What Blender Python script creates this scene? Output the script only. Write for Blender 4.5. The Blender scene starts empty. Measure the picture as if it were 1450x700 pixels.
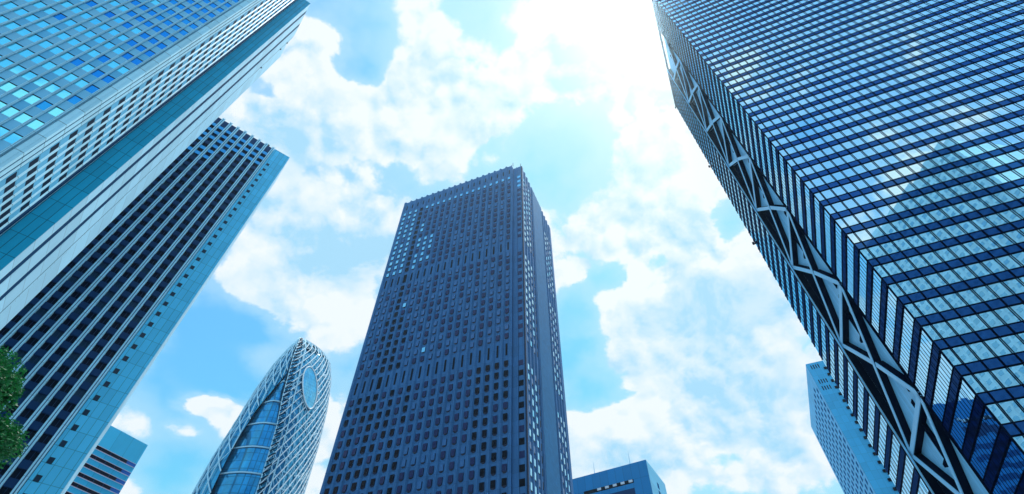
import bpy, bmesh, math, random
from mathutils import Vector, Matrix

# ------------------------------------------------------------------ camera, sky, sun, exposure
scn = bpy.context.scene
COL = scn.collection
R = math.radians
FPX, PITCH, ROLL, EYE = 734.73, R(51.0418), R(0.38695), 1.6
cp, sp, cr, sr = math.cos(PITCH), math.sin(PITCH), math.cos(ROLL), math.sin(ROLL)
X0, U0, F0 = Vector((1, 0, 0)), Vector((0, -sp, cp)), Vector((0, cp, sp))
CR, CU, CF = X0 * cr + U0 * sr, -X0 * sr + U0 * cr, F0
cam_d = bpy.data.cameras.new('camera')
cam = bpy.data.objects.new('camera', cam_d)
COL.objects.link(cam)
cam_d.sensor_width = 36.0
cam_d.lens = 36.0 * FPX / 1450.0
cam_d.clip_start = 0.1
cam_d.clip_end = 8000
cam.matrix_world = Matrix(((CR.x, CU.x, -CF.x, 0), (CR.y, CU.y, -CF.y, 0), (CR.z, CU.z, -CF.z, EYE), (0, 0, 0, 1)))
scn.camera = cam

SUN_EL, SUN_AZ = R(71.8), R(45.4)          # azimuth clockwise from +Y
SUN = Vector((math.sin(SUN_AZ) * math.cos(SUN_EL), math.cos(SUN_AZ) * math.cos(SUN_EL), math.sin(SUN_EL)))
sun_d = bpy.data.lights.new('sun', 'SUN')
sun_d.energy = 4.0
sun_d.angle = R(0.5)
sun_d.color = (1.0, 0.97, 0.92)
sun = bpy.data.objects.new('sun', sun_d)
COL.objects.link(sun)
sun.rotation_euler = SUN.to_track_quat('Z', 'Y').to_euler()
sun.location = (0, 0, 400)

scn.view_settings.view_transform = 'Standard'
scn.view_settings.look = 'None'
scn.view_settings.gamma = 1.0
scn.view_settings.exposure = 0.12
scn.view_settings.use_curve_mapping = False
scn.cycles.max_bounces = 6
scn.cycles.diffuse_bounces = 2
scn.cycles.glossy_bounces = 4
scn.cycles.caustics_reflective = False
scn.cycles.caustics_refractive = False
scn.cycles.use_denoising = True

# cloud masses and clear gaps: x/z, y/z of the direction, reach, weight
BLOBS = [(-0.264, 0.329, 0.109, -0.75), (-0.302, 0.39, 0.054, -0.8), (-0.061, 0.289, 0.138, -0.35), (-0.14, 0.289, 0.038, 0.45), (-0.361, 0.316, 0.057, 1.0), (-0.494, 0.406, 0.039, -0.8), (-0.556, 0.467, 0.063, 1.0), (-0.448, 0.474, 0.115, 1.0), (-0.337, 0.505, 0.128, 0.9), (-0.18, 0.426, 0.099, 1.0), (-0.128, 0.503, 0.169, 0.9), (-0.023, 0.396, 0.076, 0.9), (0.089, 0.395, 0.096, 0.9), (0.165, 0.326, 0.09, 1.0), (0.222, 0.262, 0.102, 1.2), (0.202, 0.408, 0.087, 0.8), (0.117, 0.501, 0.095, -0.8), (0.071, 0.633, 0.118, -0.6), (0.176, 0.569, 0.112, -0.3), (0.331, 0.567, 0.135, 0.8), (0.326, 0.393, 0.096, 0.5), (0.265, 0.762, 0.157, 0.5), (0.405, 0.699, 0.126, 0.9), (0.377, 0.858, 0.05, -0.8), (0.385, 0.925, 0.06, -0.7), (0.518, 0.718, 0.082, -1.2), (0.246, 0.918, 0.08, -0.9), (0.17, 1.032, 0.089, -0.9), (0.247, 1.421, 0.14, -1.1), (0.184, 1.211, 0.137, -1.1), (0.368, 1.427, 0.058, -0.9), (0.158, 0.884, 0.057, 1.0), (0.479, 0.874, 0.159, 1.0), (0.321, 1.03, 0.16, 1.0), (0.515, 1.115, 0.31, 1.0), (0.672, 0.973, 0.188, 1.0), (0.426, 1.58, 0.228, 1.0), (0.666, 1.577, 0.513, 0.9), (0.854, 1.414, 0.34, 0.8), (0.355, 1.787, 0.256, 1.0), (0.8, 1.806, 0.115, -0.8), (-0.265, 0.63, 0.061, -0.6), (-0.582, 0.574, 0.115, 0.6), (-0.458, 0.706, 0.203, 0.5), (-0.603, 0.933, 0.213, 0.8), (-0.489, 1.011, 0.191, 0.9), (-0.317, 0.767, 0.132, 0.4), (-0.798, 1.069, 0.142, -1.3), (-0.925, 1.255, 0.212, -1.4), (-0.733, 1.127, 0.077, -1.0), (-1.129, 1.436, 0.241, -1.2), (-0.853, 1.395, 0.146, -1.2), (-1.269, 1.833, 0.331, -1.0), (-0.994, 1.505, 0.117, 1.9), (-1.141, 1.629, 0.083, 0.7), (-0.632, 1.681, 0.165, 0.9), (1.092, 1.753, 0.313, 0.5), (-0.038, 0.455, 0.121, 0.4), (0.2, -0.85, 1.1, -0.35), (-0.5, -0.3, 0.6, -0.3), (1.492, 2.069, 0.508, -0.2)]


# parts of the cloud layer that lie in their own shade (+) or in full sun (-)
SHADES = [(-0.462, 0.726, 0.338, 0.7), (-0.518, 0.592, 0.138, 0.4), (0.098, 0.552, 0.183, 0.6), (0.217, 0.651, 0.199, 0.5), (0.541, 1.056, 0.313, 0.8), (0.352, 1.242, 0.263, 0.6), (0.744, 1.205, 0.351, 0.6), (0.701, 1.62, 0.336, 0.3), (-0.363, 0.835, 0.231, 0.5), (0.522, 1.344, 0.283, 0.4), (0.978, 1.573, 0.333, 0.4), (-0.553, 0.883, 0.138, 0.2), (-0.133, 0.58, 0.16, 0.35), (-0.184, 0.464, 0.109, -0.8), (0.4, 0.603, 0.165, -0.6), (0.332, 0.976, 0.146, -0.8), (0.571, 0.815, 0.132, -0.7), (0.354, 1.581, 0.242, -0.7), (-0.499, 1.011, 0.17, -0.7), (-0.561, 0.459, 0.074, -0.8), (-0.023, 0.381, 0.112, -0.8), (-0.337, 0.505, 0.101, -0.6), (0.94, 1.339, 0.289, 0.3), (0.277, 0.438, 0.142, 0.3)]


class NT:
    """small helper to write node graphs"""
    def __init__(s, tree):
        s.t = tree
        s.n = tree.nodes
        s.l = tree.links

    def put(s, v, sock):
        if isinstance(v, bpy.types.NodeSocket):
            s.l.new(v, sock)
        elif v is not None:
            sock.default_value = v

    def math(s, op, a, b=None, c=None, clamp=False):
        n = s.n.new('ShaderNodeMath')
        n.operation = op
        n.use_clamp = clamp
        s.put(a, n.inputs[0])
        s.put(b, n.inputs[1])
        s.put(c, n.inputs[2])
        return n.outputs[0]

    def vmath(s, op, a, b=None, out=0):
        n = s.n.new('ShaderNodeVectorMath')
        n.operation = op
        s.put(a, n.inputs[0])
        if b is not None:
            s.put(b, n.inputs[1])
        return n.outputs['Value'] if out else n.outputs[0]

    def mrange(s, v, a, b, c=0.0, d=1.0, smooth=True):
        n = s.n.new('ShaderNodeMapRange')
        n.interpolation_type = 'SMOOTHSTEP' if smooth else 'LINEAR'
        n.clamp = True
        s.put(v, n.inputs['Value'])
        for k, q in (('From Min', a), ('From Max', b), ('To Min', c), ('To Max', d)):
            s.put(q, n.inputs[k])
        return n.outputs[0]

    def noise(s, vec, scale, detail=4, rough=0.5, dist=0.0):
        n = s.n.new('ShaderNodeTexNoise')
        n.noise_dimensions = '3D'
        s.put(vec, n.inputs['Vector'])
        n.inputs['Scale'].default_value = scale
        n.inputs['Detail'].default_value = detail
        n.inputs['Roughness'].default_value = rough
        n.inputs['Distortion'].default_value = dist
        return n.outputs['Fac']

    def mix(s, f, a, b, mode='MIX'):
        n = s.n.new('ShaderNodeMix')
        n.data_type = 'RGBA'
        n.blend_type = mode
        s.put(f, n.inputs[0])
        s.put(a, n.inputs[6])
        s.put(b, n.inputs[7])
        return n.outputs[2]

    def comb(s, x, y, z):
        n = s.n.new('ShaderNodeCombineXYZ')
        s.put(x, n.inputs[0])
        s.put(y, n.inputs[1])
        s.put(z, n.inputs[2])
        return n.outputs[0]

    def sep(s, v):
        n = s.n.new('ShaderNodeSeparateXYZ')
        s.put(v, n.inputs[0])
        return n.outputs


world = bpy.data.worlds.new('World')
scn.world = world
world.use_nodes = True
W = NT(world.node_tree)
W.n.clear()
tc = W.n.new('ShaderNodeTexCoord')
sky = W.n.new('ShaderNodeTexSky')
sky.sky_type = 'NISHITA'
sky.sun_disc = False
sky.sun_elevation = SUN_EL
sky.sun_rotation = SUN_AZ
sky.air_density = 1.0
sky.dust_density = 0.6
sky.ozone_density = 1.6
dirv = W.vmath('NORMALIZE', tc.outputs['Generated'])
sx, sy, sz = W.sep(dirv)
zc = W.math('MAXIMUM', sz, 0.06)
P2 = W.comb(W.math('DIVIDE', sx, zc), W.math('DIVIDE', sy, zc), 0.0)
# slow warp so that the cloud masses get ragged outlines
wn = W.n.new('ShaderNodeTexNoise')
W.put(P2, wn.inputs['Vector'])
wn.inputs['Scale'].default_value = 7.0
wn.inputs['Detail'].default_value = 5
wn.inputs['Roughness'].default_value = 0.6
wv = W.vmath('SUBTRACT', wn.outputs['Color'], (0.5, 0.5, 0.5))
wsc = W.n.new('ShaderNodeVectorMath')
wsc.operation = 'SCALE'
W.put(wv, wsc.inputs[0])
wsc.inputs['Scale'].default_value = 0.14
wsc2 = W.n.new('ShaderNodeVectorMath')
wsc2.operation = 'SCALE'
W.put(wv, wsc2.inputs[0])
wsc2.inputs['Scale'].default_value = 0.05
PW = W.vmath('MULTIPLY', W.vmath('ADD', P2, wsc.outputs[0]), (1, 1, 0))
bias = None
for bx, by, br, bw in BLOBS:
    d = W.vmath('DISTANCE', PW, (bx, by, 0.0), out=1)
    v = W.mrange(d, 0.0, br * 1.25, bw, 0.0)
    bias = v if bias is None else W.math('ADD', bias, v)
bias = W.math('MINIMUM', W.math('MAXIMUM', bias, -1.6), 1.4)


def density(p, fine=True):
    """rounded cumulus billows over a slow base, on the unit sphere of directions"""
    a = W.math('MULTIPLY', W.math('SUBTRACT', W.noise(p, 5.0, 10 if fine else 1.5, 0.58, 0.1), 0.5), 0.85)
    q = W.vmath('ADD', p, wsc2.outputs[0])
    for sc, wt in ((11.0, 0.20), (27.0, 0.12)) if fine else ((11.0, 0.20),):
        v = W.n.new('ShaderNodeTexVoronoi')
        v.voronoi_dimensions = '3D'
        v.feature = 'F1'
        v.inputs['Scale'].default_value = sc
        W.put(q, v.inputs['Vector'])
        d2 = W.math('POWER', v.outputs['Distance'], 2.0)
        a = W.math('ADD', a, W.math('MULTIPLY', W.math('SUBTRACT', 0.22, d2), wt))
    return a


n0 = density(dirv)
toward = (SUN - Vector((-0.05, 0.72, 0.69)) * SUN.dot(Vector((-0.05, 0.72, 0.69)))).normalized() * 0.022
n1 = density(W.vmath('ADD', dirv, tuple(toward)))
nl = density(W.vmath('ADD', dirv, tuple(toward * 1.5)), False)
bb = W.math('MULTIPLY', bias, 0.27)
D = W.math('ADD', bb, W.math('ADD', n0, 0.06))
DL = W.math('ADD', bb, W.math('ADD', nl, 0.06))
cover = W.mrange(D, 0.0, 0.10)
veil = W.mrange(D, -0.34, 0.05, 0.04, 0.50)
shb = None
for bx, by, br, bw in SHADES:
    v = W.mrange(W.vmath('DISTANCE', PW, (bx, by, 0.0), out=1), 0.0, br, bw, 0.0)
    shb = v if shb is None else W.math('ADD', shb, v)
shade = W.math('ADD', W.math('MULTIPLY', W.mrange(DL, 0.06, 0.50), 0.62), W.math('MULTIPLY', shb, 0.75))
shade = W.math('ADD', shade, W.math('MULTIPLY', W.math('SUBTRACT', n1, n0), 4.5))
mid = W.mrange(W.noise(W.vmath('ADD', dirv, (2.0, 0.7, 1.3)), 9.0, 6, 0.62, 0.3), 0.36, 0.66, 0.55, 1.35)
shade = W.math('MULTIPLY', W.math('SUBTRACT', shade, 0.02, clamp=True), mid, clamp=True)
ccol = W.mix(shade, (10.7, 11.5, 11.9, 1), (4.7, 8.6, 11.4, 1))
tint = W.mix(1.0, sky.outputs[0], (1.15, 2.95, 3.3, 1), 'MULTIPLY')
tr_, tg_, tb_ = W.sep(tint)
tb_ = W.math('MINIMUM', tb_, 11.7)
tint = W.comb(W.math('MINIMUM', tr_, W.math('MULTIPLY', tb_, 0.42)), W.math('MINIMUM', tg_, W.math('MULTIPLY', tb_, 0.76)), tb_)
skyc = W.mix(cover, W.mix(veil, tint, (7.2, 10.2, 11.8, 1)), ccol)
# aureole of thin bright cloud round the sun
ca = W.vmath('DOT_PRODUCT', dirv, tuple(SUN), out=1)
ang = W.math('ARCCOSINE', W.math('MINIMUM', ca, 0.99999))
g1 = W.math('EXPONENT', W.math('MULTIPLY', W.math('POWER', W.math('DIVIDE', ang, 0.085), 2.0), -1.0))
g2 = W.math('MULTIPLY', W.math('EXPONENT', W.math('DIVIDE', ang, -0.22)), 0.55)
glow = W.math('ADD', g1, g2, clamp=True)
skyc = W.mix(glow, skyc, (11.8, 12.1, 12.2, 1))
hot = W.math('MULTIPLY', W.math('EXPONENT', W.math('DIVIDE', ang, -0.035)), 16.0)
hotc = W.mix(1.0, skyc, W.comb(hot, hot, hot), 'ADD')
bg = W.n.new('ShaderNodeBackground')
W.put(hotc, bg.inputs[0])
bg.inputs[1].default_value = 0.080
wo = W.n.new('ShaderNodeOutputWorld')
W.l.new(bg.outputs[0], wo.inputs[0])
world.cycles.sampling_method = 'MANUAL'
world.cycles.sample_map_resolution = 512

# ------------------------------------------------------------------ materials


def material(name, base, rough=0.6, metal=0.0, var=0.08, vscale=0.35, seam=None, seam_dark=0.55, spec=0.5, bump=0.0, streak=0.0, rvar=0.0):
    """base colour with slow mottling, rain streaks and, where asked, a grid of panel joints (w, h, x offset, z offset, joint)"""
    m = bpy.data.materials.new(name)
    m.use_nodes = True
    g = NT(m.node_tree)
    b = g.n['Principled BSDF']
    b.inputs['Roughness'].default_value = rough
    b.inputs['Metallic'].default_value = metal
    b.inputs['Specular IOR Level'].default_value = spec
    t = g.n.new('ShaderNodeTexCoord').outputs['Object']
    f = g.noise(t, vscale, 5, 0.6)
    fac = g.math('MULTIPLY', g.math('SUBTRACT', f, 0.5), var * 2)
    if streak:
        st = g.noise(g.vmath('MULTIPLY', t, (1.0, 1.0, 0.03)), 2.2, 4, 0.6)
        fac = g.math('ADD', fac, g.math('MULTIPLY', g.math('SUBTRACT', st, 0.5), streak * 2))
    x, y, z = g.sep(t)
    if seam:
        w, h, ox, oz, j = seam
        u = g.math('ADD', x, y)
        pu = g.math('DIVIDE', g.math('ADD', u, ox), w)
        pz = g.math('DIVIDE', g.math('ADD', z, oz), h)
        mu = g.math('MULTIPLY', g.math('PINGPONG', pu, 0.5), w)
        mz = g.math('MULTIPLY', g.math('PINGPONG', pz, 0.5), h)
        line = g.math('LESS_THAN', g.math('MINIMUM', mu, mz), j * 0.5)
        cell = g.n.new('ShaderNodeTexWhiteNoise')
        cell.noise_dimensions = '2D'
        g.put(g.comb(g.math('FLOOR', pu), g.math('FLOOR', pz), 0.0), cell.inputs['Vector'])
        fac = g.math('ADD', fac, g.math('MULTIPLY', g.math('SUBTRACT', cell.outputs['Value'], 0.5), 0.16))
    k = g.math('ADD', 1.0, fac)
    if seam:
        k = g.math('MULTIPLY', k, g.math('SUBTRACT', 1.0, g.math('MULTIPLY', line, seam_dark)))
    col = g.mix(1.0, (*base, 1), g.comb(k, k, k), 'MULTIPLY')
    g.put(col, b.inputs['Base Color'])
    if rvar:
        g.put(g.math('ADD', rough, g.math('MULTIPLY', f, rvar)), b.inputs['Roughness'])
    if bump:
        bn = g.n.new('ShaderNodeBump')
        bn.inputs['Strength'].default_value = 1.0
        bn.inputs['Distance'].default_value = bump
        g.put(g.noise(t, 0.55, 2, 0.5), bn.inputs['Height'])
        g.l.new(bn.outputs[0], b.inputs['Normal'])
    return m


def mirror(name, base, rough, bump=0.0, body=(0.004, 0.01, 0.03)):
    """coated glass: an even tinted mirror over a dark body"""
    m = bpy.data.materials.new(name)
    m.use_nodes = True
    g = NT(m.node_tree)
    g.n.remove(g.n['Principled BSDF'])
    t = g.n.new('ShaderNodeTexCoord').outputs['Object']
    f = g.noise(t, 0.3, 3, 0.5)
    k = g.math('ADD', 0.94, g.math('MULTIPLY', f, 0.12))
    gl = g.n.new('ShaderNodeBsdfAnisotropic')
    gl.inputs['Roughness'].default_value = rough
    g.put(g.mix(1.0, (*base, 1), g.comb(k, k, k), 'MULTIPLY'), gl.inputs['Color'])
    df = g.n.new('ShaderNodeBsdfDiffuse')
    df.inputs[0].default_value = (*body, 1)
    ad = g.n.new('ShaderNodeAddShader')
    g.l.new(gl.outputs[0], ad.inputs[0])
    g.l.new(df.outputs[0], ad.inputs[1])
    g.l.new(ad.outputs[0], g.n['Material Output'].inputs[0])
    if bump:
        bn = g.n.new('ShaderNodeBump')
        bn.inputs['Distance'].default_value = bump
        g.put(g.noise(t, 0.55, 2, 0.5), bn.inputs['Height'])
        g.l.new(bn.outputs[0], gl.inputs['Normal'])
    return m


M = {}
# dark granite-blue tower in the middle
M['c_wall'] = material('blue_grey_precast', (0.052, 0.17, 0.37), 0.75, spec=0.15, var=0.10, seam=(3.07, 3.69, 1.665, -0.9, 0.10), seam_dark=0.38, streak=0.12)
M['c_side'] = material('textured_precast', (0.020, 0.17, 0.37), 0.75, spec=0.15, var=0.16, vscale=1.5, seam=(1.53, 1.23, 0, 0, 0.06), seam_dark=0.25)
M['c_dark'] = material('dark_louvre', (0.004, 0.005, 0.010), 0.6, spec=0.1)
M['c_blind'] = material('window_with_closed_blind', (0.016, 0.026, 0.10), 0.2, var=0.3, vscale=0.12, spec=0.2)
M['c_blind_glint'] = material('window_blue_blind_and_reflection', (0.035, 0.14, 0.34), 0.2, var=0.3, vscale=0.12, spec=0.3)
M['c_black'] = material('unlit_window', (0.006, 0.007, 0.014), 0.1, spec=0.08)
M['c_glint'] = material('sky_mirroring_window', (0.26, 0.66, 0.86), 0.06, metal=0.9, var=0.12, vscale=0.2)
M['c_reveal'] = material('window_reveal', (0.012, 0.022, 0.055), 0.7)
# mirror glass tower on the right
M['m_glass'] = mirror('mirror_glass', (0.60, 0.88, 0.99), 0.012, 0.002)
M['m_glass_s'] = mirror('dimmed_side_mirror_glass', (0.34, 0.68, 0.93), 0.02, 0.002)  # copy of the mirror glass, tinted down to dim the clouds it reflects
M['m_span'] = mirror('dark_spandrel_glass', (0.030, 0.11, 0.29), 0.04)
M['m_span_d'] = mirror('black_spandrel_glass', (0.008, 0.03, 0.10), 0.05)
M['m_frame'] = material('black_mullion_metal', (0.004, 0.009, 0.024), 0.8, spec=0.0)
M['m_core'] = material('dark_core', (0.006, 0.012, 0.03), 0.6, spec=0.1)
M['m_clad'] = material('pale_blue_cladding', (0.24, 0.64, 0.94), 0.45, spec=0.2, var=0.12, seam=(0.9, 400, 0, 0, 0.05), seam_dark=0.3, streak=0.08)
M['m_light'] = material('light_brace_cover', (0.24, 0.64, 0.94), 0.4, spec=0.2, streak=0.06)
# pale stepped tower upper left
M['a_teal'] = material('teal_cladding_panels', (0.008, 0.42, 0.66), 0.5, spec=0.25, var=0.08, seam=(1.03, 3.77, 0, 0.0, 0.09), seam_dark=0.65, streak=0.05)
M['a_white'] = material('white_ribbed_cladding', (0.38, 0.72, 0.90), 0.5, var=0.06, seam=(400, 3.77, 0, 0.0, 0.14), seam_dark=0.3, streak=0.05)
M['a_rib'] = material('white_rib', (0.36, 0.74, 0.93), 0.45, var=0.05, seam=(400, 3.75, 0, 0, 0.06), seam_dark=0.5)
M['a_groove'] = material('dark_blue_groove', (0.005, 0.05, 0.13), 0.8, spec=0.05)
M['a_panel'] = material('grey_blue_spandrel', (0.17, 0.52, 0.74), 0.35, var=0.12, metal=0.25)
M['a_panel_b'] = material('teal_spandrel', (0.10, 0.46, 0.72), 0.35, var=0.12, metal=0.25)
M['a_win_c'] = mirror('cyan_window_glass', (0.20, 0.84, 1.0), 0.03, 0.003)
M['a_win_b'] = mirror('dark_reflection_window_glass', (0.02, 0.32, 0.78), 0.03, 0.003)
M['a_black'] = material('black_window_head', (0.004, 0.014, 0.036), 0.5, spec=0.05)
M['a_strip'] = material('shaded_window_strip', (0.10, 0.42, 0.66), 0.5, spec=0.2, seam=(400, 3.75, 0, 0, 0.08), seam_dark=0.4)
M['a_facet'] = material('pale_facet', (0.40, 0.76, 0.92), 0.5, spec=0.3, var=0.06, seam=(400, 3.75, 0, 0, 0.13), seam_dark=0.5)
# dark ribbed tower below it
M['b_panel'] = material('cyan_blue_cladding_panels', (0.09, 0.60, 0.92), 0.5, spec=0.25, var=0.06, seam=(1.45, 3.39, 0.6, 0.3, 0.10), seam_dark=0.5, streak=0.05)
M['b_rib'] = material('pale_rib', (0.42, 0.80, 0.98), 0.45, var=0.05, seam=(400, 3.39, 0, 0, 0.07), seam_dark=0.4)
M['b_groove'] = material('rib_groove', (0.03, 0.14, 0.30), 0.6)
M['b_glass'] = material('black_glass', (0.003, 0.009, 0.026), 0.15, spec=0.06, var=0.3)
M['b_span'] = material('navy_spandrel', (0.006, 0.045, 0.14), 0.4, var=0.2, spec=0.1)
M['b_glass_b'] = material('curtained_glass', (0.012, 0.05, 0.10), 0.2, spec=0.1, var=0.5, vscale=1.5)
M['b_lit'] = material('sky_lit_glass', (0.05, 0.36, 0.66), 0.1, metal=0.8)
M['b_small'] = material('small_dark_window', (0.004, 0.02, 0.05), 0.2, spec=0.3)
M['e_panel'] = material('bright_blue_panels', (0.07, 0.50, 0.86), 0.55, spec=0.2, var=0.07, seam=(2.4, 3.6, 0, 0, 0.09), seam_dark=0.3, streak=0.05)
M['e_side'] = material('blue_tiles', (0.08, 0.46, 0.78), 0.55, spec=0.2, var=0.07, seam=(3.2, 3.6, 0, 0, 0.12), seam_dark=0.3)
M['e_win'] = material('dark_blue_window', (0.004, 0.08, 0.24), 0.5, spec=0.0)  # windows in their own dark blue
M['f_panel'] = material('deep_blue_panels', (0.010, 0.25, 0.56), 0.5, spec=0.2, var=0.05, seam=(4.1, 9.0, 0, 0, 0.14), seam_dark=0.4)
M['f_side'] = material('cyan_panels', (0.12, 0.56, 0.80), 0.5, var=0.06, seam=(400, 4.0, 0, 0, 0.1), seam_dark=0.2)
M['d_panel'] = material('teal_blue_tiles', (0.045, 0.50, 0.76), 0.5, spec=0.2, var=0.10, vscale=0.2, seam=(5.6, 400, 0.9, 0, 0.12), seam_dark=0.4, streak=0.06)
M['d_red'] = material('dark_red_glass', (0.012, 0.004, 0.012), 0.15, spec=0.3)
M['d_blue'] = material('cobalt_glass', (0.02, 0.14, 0.50), 0.15, metal=0.4)
M['d_sill'] = material('pale_pink_sill', (0.52, 0.50, 0.62), 0.5)
M['k_glass'] = material('cocoon_blue_glass', (0.025, 0.34, 0.60), 0.12, metal=0.55, var=0.25, vscale=0.12, seam=(1.9, 3.7, 0, 0, 0.14), seam_dark=0.35)
M['k_deep'] = material('cocoon_recess_glass', (0.02, 0.32, 0.62), 0.10, metal=0.6, var=0.6, vscale=0.25, seam=(1.6, 3.7, 0, 0, 0.30), seam_dark=0.5)
M['k_white'] = material('white_lattice', (0.80, 0.88, 0.92), 0.5, var=0.03)
M['k_pale'] = material('pale_blue_lattice', (0.48, 0.78, 0.92), 0.5, var=0.05)
M['k_oval'] = material('oval_window_glass', (0.14, 0.52, 0.78), 0.08, metal=0.7, var=0.3, vscale=0.3, seam=(1.3, 1.9, 0, 0, 0.16), seam_dark=0.4)
M['g_panel'] = material('pale_checker_panel', (0.50, 0.82, 0.95), 0.5, var=0.08, seam=(3.2, 3.6, 0, 0, 0.1), seam_dark=0.25)
M['g_win'] = material('dull_window', (0.22, 0.50, 0.66), 0.12, metal=0.4, var=0.2)
M['dark_metal'] = material('dark_metal', (0.02, 0.025, 0.04), 0.5, metal=0.5)
M['bark'] = material('bark', (0.07, 0.05, 0.035), 0.9, var=0.3, vscale=4)
M['asphalt'] = material('asphalt', (0.05, 0.052, 0.056), 0.9, var=0.2, vscale=2)
M['paving'] = material('stone_paving', (0.32, 0.35, 0.38), 0.8, var=0.15, seam=(0.6, 400, 0, 0, 0.012), seam_dark=0.4)
M['earth'] = material('city_ground', (0.28, 0.32, 0.36), 0.9, var=0.2, vscale=0.05)
M['paint'] = material('road_paint', (0.75, 0.75, 0.73), 0.7)


def leaf_material(name, base):
    m = bpy.data.materials.new(name)
    m.use_nodes = True
    g = NT(m.node_tree)
    b = g.n['Principled BSDF']
    t = g.n.new('ShaderNodeTexCoord').outputs['Object']
    f = g.noise(t, 1.4, 4, 0.6)
    f2 = g.n.new('ShaderNodeTexWhiteNoise')
    g.put(g.vmath('FLOOR', g.vmath('MULTIPLY', t, (9, 9, 9))), f2.inputs['Vector'])
    k = g.math('ADD', 0.45, g.math('ADD', g.math('MULTIPLY', f, 0.6), g.math('MULTIPLY', f2.outputs['Value'], 0.6)))
    g.put(g.mix(1.0, (*base, 1), g.comb(k, k, k), 'MULTIPLY'), b.inputs['Base Color'])
    b.inputs['Roughness'].default_value = 0.5
    b.inputs['Specular IOR Level'].default_value = 0.25
    tr = g.n.new('ShaderNodeBsdfTranslucent')
    tr.inputs[0].default_value = (base[0] * 1.5, base[1] * 2.0, base[2] * 0.8, 1)
    ms = g.n.new('ShaderNodeMixShader')
    ms.inputs[0].default_value = 0.2
    g.l.new(b.outputs[0], ms.inputs[1])
    g.l.new(tr.outputs[0], ms.inputs[2])
    g.l.new(ms.outputs[0], g.n['Material Output'].inputs[0])
    return m


M['leaf'] = leaf_material('leaf', (0.008, 0.115, 0.042))

# ------------------------------------------------------------------ building blocks


class MB:
    def __init__(s):
        s.v, s.f, s.m = [], [], []

    def face(s, pts, mi=0):
        i = len(s.v)
        s.v += [tuple(p) for p in pts]
        s.f.append(tuple(range(i, i + len(pts))))
        s.m.append(mi)

    def box(s, x0, x1, y0, y1, z0, z1, mi=0):
        i = len(s.v)
        x0, x1 = min(x0, x1), max(x0, x1)
        y0, y1 = min(y0, y1), max(y0, y1)
        s.v += [(x, y, z) for z in (z0, z1) for y in (y0, y1) for x in (x0, x1)]
        for q in ((0, 2, 3, 1), (4, 5, 7, 6), (0, 1, 5, 4), (2, 6, 7, 3), (0, 4, 6, 2), (1, 3, 7, 5)):
            s.f.append(tuple(i + a for a in q))
            s.m.append(mi)
        return s

    def prism(s, poly, z0, z1, mi=0, cap=True):
        i, n = len(s.v), len(poly)
        s.v += [(x, y, z0) for x, y in poly] + [(x, y, z1) for x, y in poly]
        for k in range(n):
            j = (k + 1) % n
            s.f.append((i + k, i + j, i + n + j, i + n + k))
            s.m.append(mi)
        if cap:
            s.f.append(tuple(i + n + k for k in range(n)))
            s.m.append(mi)
            s.f.append(tuple(i + k for k in reversed(range(n))))
            s.m.append(mi)
        return s

    def bar(s, p, q, w, d=None, up=Vector((1, 0, 0)), mi=0):
        """a straight bar of width w and depth d (depth along 'up')"""
        p, q, up = Vector(p), Vector(q), Vector(up).normalized()
        d = w if d is None else d
        t = (q - p).normalized()
        a = t.cross(up).normalized() * (w / 2)
        b = up * (d / 2)
        i = len(s.v)
        for c in (p, q):
            for e in (-a - b, a - b, a + b, -a + b):
                s.v.append(tuple(c + e))
        for k in range(4):
            j = (k + 1) % 4
            s.f.append((i + k, i + j, i + 4 + j, i + 4 + k))
            s.m.append(mi)
        s.f.append((i + 3, i + 2, i + 1, i))
        s.f.append((i + 4, i + 5, i + 6, i + 7))
        s.m += [mi, mi]
        return s

    def tube(s, pts, rads, n=8, mi=0):
        i = len(s.v)
        pts = [Vector(p) for p in pts]
        for k, p in enumerate(pts):
            t = (pts[min(k + 1, len(pts) - 1)] - pts[max(k - 1, 0)]).normalized()
            a = t.cross(Vector((0.3, 1, 0.1))).normalized()
            b = t.cross(a)
            for j in range(n):
                an = 2 * math.pi * j / n
                s.v.append(tuple(p + (a * math.cos(an) + b * math.sin(an)) * rads[k]))
        for k in range(len(pts) - 1):
            for j in range(n):
                j2 = (j + 1) % n
                s.f.append((i + k * n + j, i + k * n + j2, i + (k + 1) * n + j2, i + (k + 1) * n + j))
                s.m.append(mi)
        s.f.append(tuple(i + (len(pts) - 1) * n + j for j in range(n)))
        s.f.append(tuple(i + j for j in reversed(range(n))))
        s.m += [mi, mi]
        return s

    def build(s, name, mats, parent=None, kind=None, label=None):
        me = bpy.data.meshes.new(name)
        me.from_pydata(s.v, [], s.f)
        mats = mats if isinstance(mats, (list, tuple)) else [mats]
        for a in mats:
            me.materials.append(a)
        me.polygons.foreach_set('material_index', s.m)
        me.update()
        o = bpy.data.objects.new(name, me)
        COL.objects.link(o)
        if parent:
            o.parent = parent
        if kind:
            o['kind'] = kind
        if label:
            o['label'] = label
        return o


def thing(name, label, cat, loc=(0, 0, 0), az=0.0, group=None):
    """Empty at the base; local x axis points to compass azimuth az (degrees clockwise from +Y)"""
    o = bpy.data.objects.new(name, None)
    COL.objects.link(o)
    o.empty_display_size = 3
    o.location = loc
    o.rotation_euler = (0, 0, R(90 - az))
    o['label'] = label
    o['category'] = cat
    if group:
        o['group'] = group
    return o


def world_pt(root, p):
    return Matrix.Translation(root.location) @ Matrix.Rotation(root.rotation_euler.z, 4, 'Z') @ Vector(p)


def size_seen(root, c):
    d = world_pt(root, c) - Vector((0, 0, EYE))
    z = d.dot(CF)
    if z <= 0:
        return -d.length
    u, v = 725 + FPX * d.dot(CR) / z, 350 - FPX * d.dot(CU) / z
    if -5 < u < 1455 and -5 < v < 705:
        return 1e5 / d.length
    return -d.length


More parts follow.
